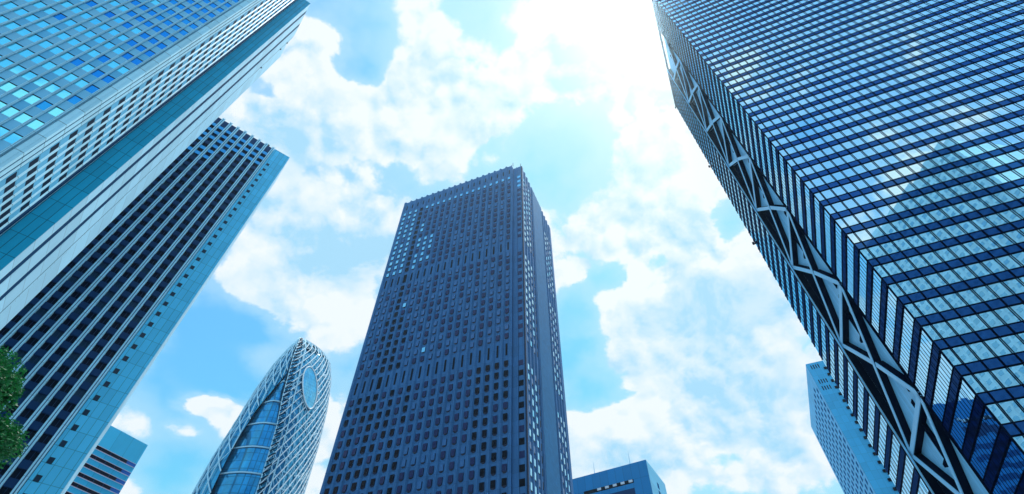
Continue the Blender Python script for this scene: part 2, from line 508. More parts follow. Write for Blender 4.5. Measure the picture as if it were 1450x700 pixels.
def emit(root, name, items, mats, limit=100, sub=None):
    """items: (centre, write(mb)); the largest in view are parts of their own, the rest one mesh"""
    items = sorted(items, key=lambda it: -size_seen(root, it[0]))
    n = len(items) if len(items) <= limit else limit
    for c, w in items[:n]:
        mb = MB()
        w(mb)
        if sub:
            # the faces of the sub-part's materials become its own mesh one level down
            m1, m2 = MB(), MB()
            for f, mi in zip(mb.f, mb.m):
                (m2 if mi in sub[1] else m1).face([mb.v[i] for i in f], mi)
            if m1.f and m2.f:
                m2.build(sub[0], mats, m1.build(name, mats, root))
                continue
        mb.build(name, mats, root)
    if len(items) > n:
        mb = MB()
        for c, w in items[n:]:
            w(mb)
        mb.build(name, mats, root, kind='stuff')


def parts(root, name, boxes, mat, limit=100):
    """each box a part"""
    emit(root, name, [(((b[0] + b[1]) / 2, (b[2] + b[3]) / 2, (b[4] + b[5]) / 2), (lambda mb, b=b: mb.box(*b))) for b in boxes], mat, limit)


rnd = random.Random(7)
AZX, AZL = 112.593, 52.215          # the two street grids: compass azimuth of the local x axis

# ------------------------------------------------------------------ ground
g = MB()
g.face([(-3000, -3000, 0), (3000, -3000, 0), (3000, 3000, 0), (-3000, 3000, 0)])
o = g.build('ground', M['earth'])
o['kind'] = 'structure'
g = MB()
g.prism([(-30, -70), (26, -90), (48, 30), (6, 110), (-40, 60)], 0.0, 0.13)
o = g.build('plaza_paving', M['paving'])
o['kind'] = 'structure'

# ------------------------------------------------------------------ central precast tower
C = thing('office_tower', 'dark blue precast office tower in the centre with scalloped roof edge', 'skyscraper', (4.08, 124.15, 0), AZX)
HB = 220.4
PIT = 3.07
XS = [-(6.27 + PIT * k) for k in range(19)]            # window axes along the front
front = [(-4.3, 0.9)]
x = -4.3
front.append((-4.3, 0.0))
for xc in XS:
    front += [(xc + 1.25, 0.0), (xc + 0.80, 0.55), (xc - 0.80, 0.55), (xc - 1.25, 0.0)]
front += [(-63.6, 0.0)]
YS = [3.6 + PIT * k for k in range(12)]
side = [(-0.35, 0.9), (-0.35, 1.3)]
side2 = []
for yc in YS:
    side2 += [(-0.0, yc - 1.15), (-0.40, yc - 0.75), (-0.40, yc + 0.75), (-0.0, yc + 1.15)]
poly = side2[::-1]
plan = [(-63.6, 0.0), (-63.6, 41.0), (0.0, 41.0)] + side2[::-1] + [(0, 1.3), (-0.35, 0.9)] + front[:-1]
mb = MB()
mb.prism(plan, 0, 217.5)
# the parapet stands higher over the front bays
mb2 = MB()
fr2 = [(-5.0, 2.4), (-5.0, 0.0)] + front[2:-1] + [(-63.6, 0.0), (-63.6, 2.4)]
mb2.prism(fr2, 217.5, HB)
mb.build('wall', [M['c_wall']], C)
mb2.build('parapet', [M['c_wall']], C)
# textured side cladding
mb = MB()
mb.box(0.003, 0.10, 14.6, 27.2, 0, 216.6)
mb.build('side_cladding', M['c_side'], C)

rows = [72.7 + 3.69 * k for k in range(-18, 38) if k not in (9, 10, 23, 24)]
rows[-1] = 209.3
slots = [107.75, 159.35]


def pod(mb, xc, z, w, h, gi, y=0.55, ax='x', depth=0.34):
    """window unit standing a little proud of its bay with a tapered sill below"""
    def P(u, d, zz):
        return (u, y - d, zz) if ax == 'x' else (y + d, u, zz)
    a, b, z0, z1 = xc - w / 2, xc + w / 2, z - h / 2, z + h / 2
    zb = z0 - 0.42
    pts = [P(a, depth, z0), P(b, depth, z0), P(b, depth, z1), P(a, depth, z1)]
    if ax != 'x':
        pts = pts
    mb.face(pts, gi)
    mb.face([P(a, 0, z1), P(b, 0, z1), P(b, depth, z1), P(a, depth, z1)], 4)
    mb.face([P(a, 0, z0), P(a, 0, z1), P(a, depth, z1), P(a, depth, z0)], 4)
    mb.face([P(b, 0, z0), P(b, depth, z0), P(b, depth, z1), P(b, 0, z1)], 4)
    c0, c1 = xc - w * 0.22, xc + w * 0.22
    mb.face([P(a, depth, z0), P(c0, 0.02, zb), P(c1, 0.02, zb), P(b, depth, z0)], 4)
    mb.face([P(a, 0, z0), P(c0, 0.02, zb), P(a, depth, z0)], 4)
    mb.face([P(b, 0, z0), P(b, depth, z0), P(c1, 0.02, zb)], 4)


WM = [M['c_blind'], M['c_black'], M['c_glint'], M['c_blind_glint'], M['c_reveal']]
items = []
for i, xc in enumerate(XS):
    col = 18 - i                                  # 0 = leftmost
    for z in rows:
        r = rnd.random()
        if col == 3:
            gi = 1
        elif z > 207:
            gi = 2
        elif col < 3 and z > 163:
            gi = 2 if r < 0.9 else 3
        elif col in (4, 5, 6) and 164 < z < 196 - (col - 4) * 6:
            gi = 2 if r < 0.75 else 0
        elif abs((z - 152) + (col - 3) * 5.5) < 9 and z > 112:  # diagonal sky reflection painted as a band of bluer windows
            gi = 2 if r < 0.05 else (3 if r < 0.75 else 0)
        elif col < 2 and z > 112:
            gi = 3 if r < 0.8 else 0
        elif z > 163:
            gi = 0 if r < 0.8 else 3
        elif z > 112:
            lo = (159 - z) / 47
            gi = 1 if (r < 0.6 and col < 6 and lo > 0.5) else (3 if r < 0.35 else 0)
        else:
            gi = 1 if (col < 8 and r < 0.7) or (col > 14 and r < 0.75) else (3 if r < 0.25 else 0)
        wd = 1.45 if col == 3 else 1.25
        items.append(((xc, 0, z), (lambda mb, xc=xc, z=z, gi=gi, wd=wd: pod(mb, xc, z, wd, 1.95, gi))))
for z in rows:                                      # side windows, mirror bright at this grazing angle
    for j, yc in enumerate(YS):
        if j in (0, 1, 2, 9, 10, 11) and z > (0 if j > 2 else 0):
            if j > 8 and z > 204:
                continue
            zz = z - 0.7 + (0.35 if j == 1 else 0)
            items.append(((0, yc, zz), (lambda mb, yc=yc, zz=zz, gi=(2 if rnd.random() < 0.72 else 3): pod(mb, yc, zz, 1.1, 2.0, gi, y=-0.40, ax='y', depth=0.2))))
emit(C, 'window', items, WM, sub=('pane', (0, 1, 2, 3)))
# tall dark slots of the plant floors and beneath the parapet
sl = []
for xc in XS:
    for z in slots:
        w = 0.72 if 18 - XS.index(xc) == 3 else 0.30
        sl.append((xc - w, xc + w, 0.44, 0.60, z - 2.35, z + 2.35))
    sl.append((xc - 0.25, xc + 0.25, 0.44, 0.60, 213.6, 216.8))
for z in rows:
    sl.append((-0.46, -0.25, YS[3] - 0.3, YS[3] + 0.3, z - 1.0, z + 1.0))
    sl.append((-0.46, -0.25, YS[8] - 0.3, YS[8] + 0.3, z - 1.0, z + 1.0))
parts(C, 'louvre', sl, M['c_dark'])
# corner windows
cw = []
for z in rows:
    zz = z - 0.75
    gi = 'c_glint' if z > 200 else ('c_blind' if z > 112 else 'c_black')
    if rnd.random() < 0.2 and z < 112:
        gi = 'c_blind'
    cw.append((zz, gi))
for gi in ('c_glint', 'c_blind', 'c_black'):
    parts(C, 'corner_window', [(-2.35, -0.75, 0.80, 0.95, zz - 0.95, zz + 0.95) for zz, q in cw if q == gi], M[gi])
mb = MB()
mb.box(-0.70, -0.45, 0.55, 0.9, 0, 217.5).box(-2.75, -2.45, 0.62, 0.9, 0, 217.5)
mb.build('corner_pilaster', M['c_wall'], C)
mb = MB()
mb.box(-0.34, 0.02, 0.88, 1.28, 0, 217.4)
mb.build('corner_joint', M['c_reveal'], C)
for p in ((-4.6, 1.0, HB), (-0.8, 1.3, 217.5)):
    mb = MB()
    mb.tube([p, (p[0], p[1], p[2] + 3.2)], [0.16, 0.10], 6)
    mb.build('lightning_rod', M['dark_metal'], C)

# ------------------------------------------------------------------ mirror glass tower, right
T = thing('glass_tower', 'tall mirror glass tower on the right with black spandrel bands and braced gable side', 'skyscraper', (51.21, 48.30, 0), AZX)
HM, FL, MU = 212.0, 3.79, 1.67
Z0 = 43.73
ks = range(-11, 45)
mb = MB()
mb.prism([(0.3, 0.3), (0.3, 13.3), (1.32, 13.3), (1.32, 31.4), (0.3, 31.4), (0.3, 47.7), (59.8, 47.7), (59.8, 0.3)][::-1], 0, HM)
mb.build('core', M['m_core'], T)


def pane(mb, a, b, z0, z1, ax, off, sgn=-1, rr=None):
    """one pane, very slightly out of plane like real glazing"""
    e = [rr.uniform(-0.008, 0.008) for _ in range(3)]
    dd = [off + e[0], off + e[1], off + e[1] + e[2], off + e[0] + e[2]]
    if ax == 'x':
        mb.face([(a, dd[0], z0), (b, dd[1], z0), (b, dd[2], z1), (a, dd[3], z1)])
    else:
        mb.face([(dd[0], b, z0), (dd[1], a, z0), (dd[2], a, z1), (dd[3], b, z1)])


items, items2 = [], []
FRX = [0.12] + [1.17 + 1.67 * k for k in range(36)]
SDY = [0.12] + [0.95 + 1.67 * k for k in range(8)]
SDY = [y for y in SDY if y < 13.0] + [13.2]
RRY = [31.5 + 1.64 * k for k in range(10)] + [47.9]
for k in ks:
    zb = Z0 + FL * k
    zt = min(zb + 2.46, HM - 0.3)
    if zt - zb < 0.5:
        continue
    for i in range(len(FRX) - 1):
        items.append((((FRX[i] + FRX[i + 1]) / 2, 0, zb + 1.2), (lambda mb, a=FRX[i], b=FRX[i + 1], zb=zb, zt=zt: pane(mb, a, b, zb, zt, 'x', 0.16, rr=rnd))))
    for ys in (SDY, RRY):
        for i in range(len(ys) - 1):
            items2.append(((0, (ys[i] + ys[i + 1]) / 2, zb + 1.2), (lambda mb, a=ys[i], b=ys[i + 1], zb=zb, zt=zt: pane(mb, a, b, zb, zt, 'y', 0.16, rr=rnd))))
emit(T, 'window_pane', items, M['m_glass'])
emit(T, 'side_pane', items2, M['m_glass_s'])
sp_, sp2 = [], []
for k in ks:
    zb = Z0 + FL * k
    z0 = zb - (FL - 2.46)
    if z0 < 0 or z0 > HM - 0.8:
        continue
    sp_ += [(0.12, 60, 0.10, 0.2, z0, min(zb, HM))]
    sp2 += [(0.10, 0.2, 0.21, 13.25, z0, min(zb, HM)), (0.10, 0.2, 31.45, 47.9, z0, min(zb, HM))]
parts(T, 'spandrel', sp_, M['m_span'])
parts(T, 'side_spandrel', sp2, M['m_span_d'])
tr = []
for k in ks:
    zb = Z0 + FL * k
    for z, hw in ((zb, 0.06), (zb - 1.33, 0.06)):
        if 1 < z < HM - 0.2:
            tr += [(0.0, 60, 0.03, 0.17, z - hw, z + hw), (0.03, 0.17, 0.18, 13.2, z - 0.05, z + 0.05), (0.03, 0.17, 31.5, 48, z - 0.05, z + 0.05)]
parts(T, 'transom', tr, M['m_frame'])
mul = [(x - 0.06, x + 0.06, -0.045, 0.012, 0, HM) for x in FRX[1:]]
mul += [(-0.035, 0.012, y - 0.045, y + 0.045, 0, HM) for y in SDY[1:-1] + RRY[1:-1]]
parts(T, 'mullion', mul, M['m_frame'])
mb = MB()
mb.box(-0.05, 0.11, -0.06, 0.09, 0, HM)
mb.build('corner_mullion', M['m_frame'], T)
mb = MB()
mb.box(-0.1, 60, -0.16, 0.6, HM, HM + 1.0).box(-0.1, 0.6, 0.6, 48, HM, HM + 1.0)
mb.build('roof_coping', M['m_frame'], T)
for z in (162.0, 118.5, 211.4):
    mb = MB()
    mb.box(-0.5, 0.0, 47.6, 48.1, z - 0.4, z + 0.4)
    mb.build('edge_bracket', M['m_frame'], T)
# braced recess in the gable side
BX = 1.25
mb = MB()
mb.box(BX, 1.33, 13.3, 31.4, 0, HM)
mb.build('recess_cladding', M['m_clad'], T)
mb = MB()
mb.box(-0.30, 1.7, 30.55, 31.35, 0, HM)
mb.box(-0.02, 1.7, 13.25, 13.42, 0, HM)
mb.build('recess_jamb', M['m_frame'], T)
mb = MB()
mb.box(-0.34, -0.10, 30.30, 30.53, 0, HM)
mb.build('jamb_trim', M['m_light'], T)
YN, YF, YC = 13.5, 30.5, 21.4
HZ = 11.2
centres = [56.0 + 22.4 * k for k in range(-2, 7)]


def brace(name, p, q, w):
    mb = MB()
    d = 1.1
    pc, qc = Vector((0.12 + d / 2, *p)), Vector((0.12 + d / 2, *q))
    mb.bar(pc, qc, w, d, mi=1)
    pf, qf = Vector((0.10, *p)), Vector((0.10, *q))
    mb.bar(pf, qf, w * 1.04, 0.12, mi=0)
    mb.build(name, [M['m_light'], M['m_frame']], T)


for zc_ in centres:
    zt, zb = zc_ + HZ, zc_ - HZ
    brace('diagonal_brace', (YN, zt), (YF, zb), 0.80)
    brace('diagonal_brace', (YN, zb), (YC - 0.4, zc_ - 0.5), 0.80)
    brace('diagonal_brace', (YC + 0.4, zc_ + 0.5), (YF, zt), 0.80)
    brace('strut', (YN, zb), (YF, zb), 0.9)
    mb = MB()      # black louvred back wall behind the rear triangle
    mb.face([(BX - 0.01, YC + 0.6, zc_), (BX - 0.01, YF, zt - 0.8), (BX - 0.01, YF, zb + 0.8)])
    mb.build('louvre_wall', M['m_frame'], T)
    mb = MB()
    mb.box(BX - 0.12, BX - 0.01, 18.0, 19.0, zc_ - 7.4, zc_ - 5.9).box(BX - 0.12, BX - 0.01, 19.8, 20.8, zc_ - 9.4, zc_ - 8.1)
    mb.build('vent', M['m_frame'], T)
    mb = MB()      # gantry hung from the strut
    mb.box(0.6, 1.3, 20.6, 21.1, zc_ + 5.2, HZ + zc_).box(0.5, 1.2, 19.6, 22.4, zc_ + 5.0, zc_ + 5.5).box(0.5, 1.2, 19.4, 19.9, zc_ + 3.9, zc_ + 6.4)
    mb.build('gantry', M['m_frame'], T)

# ------------------------------------------------------------------ pale stepped tower, upper left
A = thing('hotel_tower', 'pale blue stepped tower filling the upper left with a chequered window front and teal flank', 'skyscraper', (-63.9 - 0.632, 44.31 - 0.49, 0), AZL)
HA, FA = 178.0, 3.75
XB = -3.1
YB = -14.68
mb = MB()
mb.prism([(-60, YB + 0.35), (XB - 0.35, YB + 0.35), (XB - 0.35, -0.02), (XB - 0.2, 0.0), (0, 0), (0, 2.5), (-0.9, 2.5), (-0.9, 3.8), (0, 3.8), (0, 7.4), (-0.9, 7.4), (-0.9, 8.7), (0, 8.7), (0, 12.4), (-0.6, 12.4), (-0.6, 13.0), (-0.2, 13.0), (-0.2, 13.9), (-0.9, 13.9), (-0.9, 14.5), (-0.5, 14.5), (-0.5, 15.3), (-1.2, 15.3), (-1.2, 16.0), (-0.9, 16.0), (-0.9, 22), (-60, 22)], 0, HA)
mb.build('wall', M['a_white'], A)
mb = MB()
mb.box(XB + 0.02, 0.03, -0.07, -0.003, 0, HA + 0.02)
mb.build('teal_flank', M['a_teal'], A)
mb = MB()
mb.box(-0.80, -0.04, 2.51, 3.79, 0, HA).box(-0.80, -0.04, 7.41, 8.69, 0, HA).box(-0.5, -0.1, 12.45, 12.95, 0, HA)
mb.build('flank_groove', M['a_groove'], A)
mb = MB()      # small maintenance brackets on the far edge of the flank
for z in (150, 166, 172):
    mb.box(-0.2, 0.1, 13.1, 13.4, z, z + 0.4)
mb.build('bracket', M['dark_metal'], A)
# folded side face with six window columns
cols = [2.13, 4.0, 5.75, 7.5, 9.22, 10.95]
mb = MB()
for c in cols:
    y = -c
    # bright facet, then the set back window strip
    mb.prism([(XB - 0.36, y + 0.95), (XB - 0.06, y + 0.95), (XB + 0.0, y + 0.62), (XB - 0.14, y + 0.45), (XB - 0.36, y + 0.45)][::-1], 0, HA)
mb.build('folded_facade', M['a_facet'], A)
mb = MB()
for c in cols:
    mb.box(XB - 0.34, XB - 0.13, -c - 0.80, -c + 0.44, 0, HA)
mb.build('window_strip', M['a_strip'], A)
ww = []
for c in cols:
    for k in range(46):
        z = 55.13 + FA * (k - 14) * 1.007 + (c - 10.95) * -0.03
        if 1.5 < z < HA - 3:
            ww.append((XB - 0.2, XB - 0.115, -c - 0.62, -c + 0.38, z - 0.86, z + 0.86))
parts(A, 'window', ww, M['a_black'])
mb = MB()
mb.box(XB - 0.35, XB + 0.02, -14.68, -14.1, 0, HA).box(XB - 0.35, XB + 0.0, -13.8, -13.0, 0, HA).box(XB - 0.35, XB - 0.02, -12.7, -12.1, 0, HA)
mb.box(XB - 0.9, XB - 0.35, -14.72, -14.33, 0, HA)
mb.build('corner_column', M['a_facet'], A)
mb = MB()
mb.box(XB - 0.35, XB - 0.05, -14.09, -13.81, 0, HA).box(XB - 0.35, XB - 0.05, -12.99, -12.71, 0, HA).box(XB - 0.30, XB - 0.1, -1.15, 0.0, 0, HA)
mb.build('corner_groove', M['a_groove'], A)
# chequered front: ribs, windows, spandrels
ribs = [XB - 1.30 - 1.352 * k for k in range(0, 36)]
mbs = [(x - 0.24, x - 0.05, YB - 0.20, YB + 0.36, 0, HA) for x in ribs] + [(x + 0.05, x + 0.24, YB - 0.20, YB + 0.36, 0, HA) for x in ribs]
items = []
for x in ribs:
    def wr(mb, x=x):
        mb.box(x - 0.12, x - 0.03, YB - 0.16, YB + 0.36, 0, HA, 0)
        mb.box(x + 0.03, x + 0.12, YB - 0.16, YB + 0.36, 0, HA, 0)
        mb.box(x - 0.028, x + 0.028, YB - 0.01, YB + 0.36, 0, HA, 1)
        mb.box(x - 0.16, x - 0.122, YB + 0.0, YB + 0.36, 0, HA, 1)
    items.append(((x, YB, 60), wr))
emit(A, 'facade_rib', items, [M['a_rib'], M['a_groove']])
win, pan = [], []
nr = 46
for i, x in enumerate([XB - 0.35 + 0.05] + ribs[:-1]):
    xr = x - 0.12 if i else XB - 0.9
    xl = ribs[i] + 0.12
    if xr - xl < 0.3:
        continue
    for k in range(-17, 30):
        z = 67.9 + 3.73 * k
        if z < 2 or z + 3.73 > HA:
            continue
        # darker part of the reflection, painted with deep blue glass towards the top right
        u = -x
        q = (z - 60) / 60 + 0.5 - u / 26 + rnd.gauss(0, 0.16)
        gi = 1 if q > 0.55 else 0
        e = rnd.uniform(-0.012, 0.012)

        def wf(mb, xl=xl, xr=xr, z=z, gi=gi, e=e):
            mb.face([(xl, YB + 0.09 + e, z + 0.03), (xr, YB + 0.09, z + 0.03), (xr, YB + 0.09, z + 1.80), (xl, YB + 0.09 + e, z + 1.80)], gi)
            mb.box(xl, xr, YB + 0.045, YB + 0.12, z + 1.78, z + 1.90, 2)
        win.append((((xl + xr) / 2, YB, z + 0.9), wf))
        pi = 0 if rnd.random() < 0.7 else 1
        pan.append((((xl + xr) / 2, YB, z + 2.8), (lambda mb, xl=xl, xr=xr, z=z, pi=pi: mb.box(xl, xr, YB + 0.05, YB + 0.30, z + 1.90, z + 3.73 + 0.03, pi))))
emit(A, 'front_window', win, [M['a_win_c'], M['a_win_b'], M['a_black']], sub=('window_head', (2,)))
emit(A, 'spandrel', pan, [M['a_panel'], M['a_panel_b']])
mb = MB()
mb.box(-60, XB + 0.1, YB - 0.3, YB + 0.3, HA - 3.7, HA + 0.8)
mb.build('roof_band', M['a_rib'], A)

# ------------------------------------------------------------------ dark ribbed tower, left
KB = 1.2325
Bt = thing('ribbed_tower', 'tower at left with dark glass between pale ribs and blank cyan end strip', 'skyscraper', (-66.23 * KB, 76.56 * KB, 0), AZL)
HBt, FB = 169.6, 3.39
mb = MB()
mb.prism([(-60, 0.9), (-5.6, 0.9), (-5.6, 0), (0, 0), (0, 6.4), (-0.8, 6.4), (-0.8, 7.6), (-0.1, 7.6), (-0.1, 13), (-60, 13)], 0, HBt)
mb.build('wall', M['b_panel'], Bt)
mb = MB()
mb.box(0.003, 0.08, 0.05, 6.3, 0, HBt - 0.2).box(-0.09, 0.0, 7.7, 12.9, 0, HBt - 0.2)
mb.build('side_trim', M['a_white'], Bt)
mb = MB()
mb.box(-0.75, -0.15, 6.45, 7.55, 0, HBt - 0.2)
mb.build('side_groove', M['a_groove'], Bt)
sw = []
for k in range(48):
    z = 78.2 + FB * (k - 22)
    if 2 < z < 161:
        sw.append((-4.90, -4.00, -0.05, 0.05, z - 0.62, z + 0.62))
parts(Bt, 'small_window', sw, M['b_small'])
ribx = [-6.15 - 2.56 * k for k in range(0, 21)]
items = []
for i, x in enumerate(ribx):
    def wr(mb, x=x, i=i):
        w = 0.42
        mb.box(x - w, x - 0.10, -0.35, 0.95, 0, HBt + 0.25, 0)
        mb.box(x + 0.10, x + w, -0.35, 0.95, 0, HBt + 0.25, 0)
        mb.box(x - 0.10, x + 0.10, -0.15, 0.95, 0, HBt, 1)
    items.append(((x, 0, 60), wr))
emit(Bt, 'facade_rib', items, [M['b_rib'], M['b_groove']])
gl, spn = [], []
for i in range(len(ribx) - 1):
    xr, xl = ribx[i] - 0.42, ribx[i + 1] + 0.42
    gi_top = 1
    for k in range(49):
        z = 78.2 + FB * (k - 22) - 0.9
        if z < 1 or z + FB > HBt - 3.0:
            continue
        lit = (z > 154 and rnd.random() < 0.85) or (z > 142 and i > 3 and rnd.random() < 0.5)  # light on the upper spandrels, painted with a brighter blue material
        gi = 3 if rnd.random() < 0.22 else 0

        def wf(mb, xl=xl, xr=xr, z=z, gi=gi):
            mb.face([(xl, 0.55, z), (xr, 0.55, z), (xr, 0.55, z + 1.85), (xl, 0.55, z + 1.85)], gi)
            xm = xl + (xr - xl) * 0.5
            mb.box(xm - 0.04, xm + 0.04, 0.50, 0.549, z, z + 1.85, 2)
        gl.append((((xl + xr) / 2, 0, z + 0.9), wf))
        spn.append((((xl + xr) / 2, 0, z + 2.6), (lambda mb, xl=xl, xr=xr, z=z, pi=(1 if lit else 0): mb.box(xl, xr, 0.05, 0.6, z + 1.85, z + FB, pi))))
emit(Bt, 'window', gl, [M['b_glass'], M['b_lit'], M['b_span'], M['b_glass_b']])
emit(Bt, 'spandrel', spn, [M['b_span'], M['b_lit']])
mb = MB()
mb.box(ribx[-1], ribx[0], 0.25, 0.89, HBt - 3.6, HBt - 0.1)
mb.build('top_band', M['b_span'], Bt)
mb = MB()
mb.tube([(-8.2, 1.5, HBt), (-8.2, 1.5, HBt + 1.8)], [0.3, 0.3], 8).box(-8.6, -7.8, 1.3, 1.7, HBt + 1.2, HBt + 2.2)
mb.build('roof_beacon', M['dark_metal'], Bt)

# ------------------------------------------------------------------ low block with dark red window bands, bottom left
KD = 1.15
D_ = thing('office_block', 'small teal office block at bottom left with thin dark window bands', 'office block', (-131.6 * KD, 174.96 * KD, 0), 120.0)
HD = 102.0 * KD
mb = MB()
mb.box(-30, 0, -70, 0, 0, HD)
mb.build('wall', M['d_panel'], D_)
items, sills = [], []
for k in range(0, 33):
    z = HD - 9.2 - 3.58 * k
    if z < 2:
        break

    def wf(mb, z=z):
        mb.box(-0.1, 0.06, -68, -3.9, z - 0.62, z + 0.62, 0)
        mb.box(-0.1, 0.08, -3.85, -0.15, z - 0.62, z + 0.62, 1)
        for j in range(0, 16):
            mb.box(-0.1, 0.10, -7.0 - 3.9 * j, -6.82 - 3.9 * j, z - 0.62, z + 0.62, 2)
    items.append(((0, -8, z), wf))
    sills.append((0.0, 0.16, -68, -0.1, z - 0.86, z - 0.64))
    sills.append((0.0, 0.16, -68, -0.1, z + 0.64, z + 0.80))
emit(D_, 'window_band', items, [M['d_red'], M['d_blue'], M['b_span']])
parts(D_, 'sill', sills, M['d_sill'])

# ------------------------------------------------------------------ blue block between the towers, bottom centre
F_ = thing('flat_roofed_block', 'deep blue flat roofed block with two thin roof masts right of the central tower', 'office block', (66.06, 240.34, 0), 120.0)
HF = 134.0
mb = MB()
mb.box(-60, 0, 0.02, 28.0, 0, HF)
mb.build('wall', M['f_panel'], F_)
mb = MB()
mb.box(0.003, 0.12, 0.3, 27.9, 0, HF - 0.05)
mb.build('side_cladding', M['f_side'], F_)
mb = MB()
mb.box(-34.0, -7.8, -0.03, 0.5, 124.4, 126.2)
mb.build('louvre_slot', M['c_dark'], F_)
hoods = [(-10.2 - 4.1 * k, -8.3 - 4.1 * k, -0.5, 0.0, 124.9, 125.9) for k in range(5)]
parts(F_, 'vent_hood', hoods, M['k_white'])
mb = MB()
mb.box(-42.0, -8.0, -0.04, 0.5, 117.5, 122.0)
mb.build('recessed_gallery', M['b_span'], F_)
parts(F_, 'window_band', [(-42.0, -8.0, -0.05, 0.3, 112.4 - 4.4 * k, 114.6 - 4.4 * k) for k in range(20)], M['e_win'])
parts(F_, 'side_window', [(0.1, 0.2, 12.0, 14.5, 125.2 - 4.0 * k, 127.9 - 4.0 * k) for k in range(16)], M['e_win'])
for p in ((-29.0, 5), (-9.2, 4)):
    mb = MB()
    mb.tube([(p[0], p[1], HF), (p[0], p[1], HF + 2.5), (p[0], p[1], HF + 9)], [0.22, 0.2, 0.06], 6)
    mb.build('roof_mast', M['k_pale'], F_)

# ------------------------------------------------------------------ blue slab behind the glass tower
KE = 1.3
E_ = thing('slab_block', 'bright blue slab tower half hidden behind the braced side of the glass tower', 'office tower', (109.81 * KE, 155.03 * KE, 0), AZX)
HE = (125 - 1.6) * KE + 1.6
mb = MB()
mb.box(0, 40, 0, 58, 0, HE)
mb.build('wall', M['e_panel'], E_)
mb = MB()
mb.box(-0.08, -0.003, 0.02, 57.9, 0, HE - 0.05)
mb.build('side_cladding', M['e_side'], E_)
bal = []
for k in range(40):
    z = (121.6 - 1.6) * KE + 1.6 - 3.62 * k
    if z > 3:
        bal.append((6.4, 9.2, -0.6, 0.4, z - 0.55, z + 0.55))
parts(E_, 'balcony_slot', bal, M['c_dark'])
vt = []
for z in (123.2, 116.8, 114.0):
    zz = (z - 1.6) * KE + 1.6
    for j in range(4):
        vt.append((1.4 + 1.05 * j, 1.85 + 1.05 * j, -0.03, 0.2, zz - 1.1, zz + 1.1))
parts(E_, 'vent_slit', vt, M['c_dark'])
sw = []
for k in range(44):
    z = HE - 9 - 3.62 * k
    if z < 2:
        break
    for j in range(11):
        y = 4.0 + 5.0 * j
        if z > HE - 12 and j < 1:
            continue
        sw.append((-0.13, 0.0, y - 1.1, y + 1.1, z - 1.05, z + 1.05))
parts(E_, 'window', sw, M['e_win'])

# ------------------------------------------------------------------ tapering lattice tower
KX, KY = 266 * math.sin(R(-28)), 266 * math.cos(R(-28))
K_ = thing('lattice_tower', 'bullet shaped blue glass tower wrapped in a white criss cross lattice with an oval window', 'skyscraper', (KX, KY, 0), 62.0)
# local x: to the right across the view from the plaza, y: away
PROF = [(0, -12.0, 27.0), (60, -16.5, 29.0), (110, -16.0, 29.6), (126, -15.0, 29.4), (143, -12.8, 29.2), (164, -10.4, 27.8), (181, -7.4, 25.2), (192, -4.2, 21.9), (198, -2.2, 16.5), (202.4, -0.6, 7.6), (203.8, -0.05, 0.6)]


def lerp_prof(z):
    for (z0, a0, b0), (z1, a1, b1) in zip(PROF, PROF[1:]):
        if z0 <= z <= z1:
            t = (z - z0) / (z1 - z0)
            return a0 + (a1 - a0) * t, b0 + (b1 - b0) * t
    return PROF[-1][1:]


def ridge(z):         # x of the fold between the lattice front and the recess
    pts = [(0, 9.0), (107, 8.2), (123, 7.2), (139, 5.8), (155, 3.3), (172, 1.6), (181, 0.8), (204, 0.0)]
    for (z0, a), (z1, b) in zip(pts, pts[1:]):
        if z0 <= z <= z1:
            return a + (b - a) * (z - z0) / (z1 - z0)
    return 0


def depth(z):
    t = max(0.0, min(1.0, z / 204.0))
    return 22.0 * math.sqrt(max(0.0, 1 - t ** 5)) + 0.05


def right_shell(u, z):
    l, r = lerp_prof(z)
    k = ridge(z)
    a = u * math.pi * 0.5
    return Vector((k + (r - k) * math.sin(a) ** 0.92, -depth(z) * 0.95 * math.cos(a), z))


def left_shell(u, z):
    l, r = lerp_prof(z)
    k = ridge(z)
    a = u * math.pi * 0.5
    x = k + (l - k) * math.sin(a)
    return Vector((x, -depth(z) * 0.78 * math.cos(a), z))


def recess_u(z):       # the left shell opens below to show the recessed glass
    pts = [(0, 0.50), (108, 0.50), (122, 0.50), (137, 0.48), (149, 0.41), (163, 0.20), (172, 0.05), (204, 0.03)]
    for (z0, a), (z1, b) in zip(pts, pts[1:]):
        if z0 <= z <= z1:
            return a + (b - a) * (z - z0) / (z1 - z0)
    return 0.03


def surf(fn, us, zs, mat, name, off=0.0, umin=None):
    mb = MB()
    for i in range(len(zs) - 1):
        for j in range(len(us) - 1):
            q = []
            for (a, b) in ((j, i), (j + 1, i), (j + 1, i + 1), (j, i + 1)):
                uu = us[a]
                if umin:
                    m0 = umin(zs[b])
                    uu = m0 + (1 - m0) * uu
                q.append(fn(uu, zs[b]) + Vector((0, off, 0)))
            mb.face(q)
    return mb.build(name, mat, K_)


ZS = [0, 20, 40, 60] + [60 + 4 * k for k in range(1, 34)] + [194, 196, 198, 200, 202, 203.8]
ZS = sorted(set(z for z in ZS if z <= 203.8))
US = [i / 14 for i in range(15)]
surf(right_shell, US, ZS, M['k_glass'], 'lattice_front_glass', 0.6)
surf(left_shell, US, ZS, M['k_glass'], 'side_glass', 0.6, recess_u)


def recess_fn(u, z):
    k0 = right_shell(0, z)
    e = left_shell(recess_u(z), z)
    p = k0.lerp(e, u)
    bulge = math.sin(u * math.pi)
    return Vector((p.x, p.y + 3.2 - 2.0 * bulge, z))


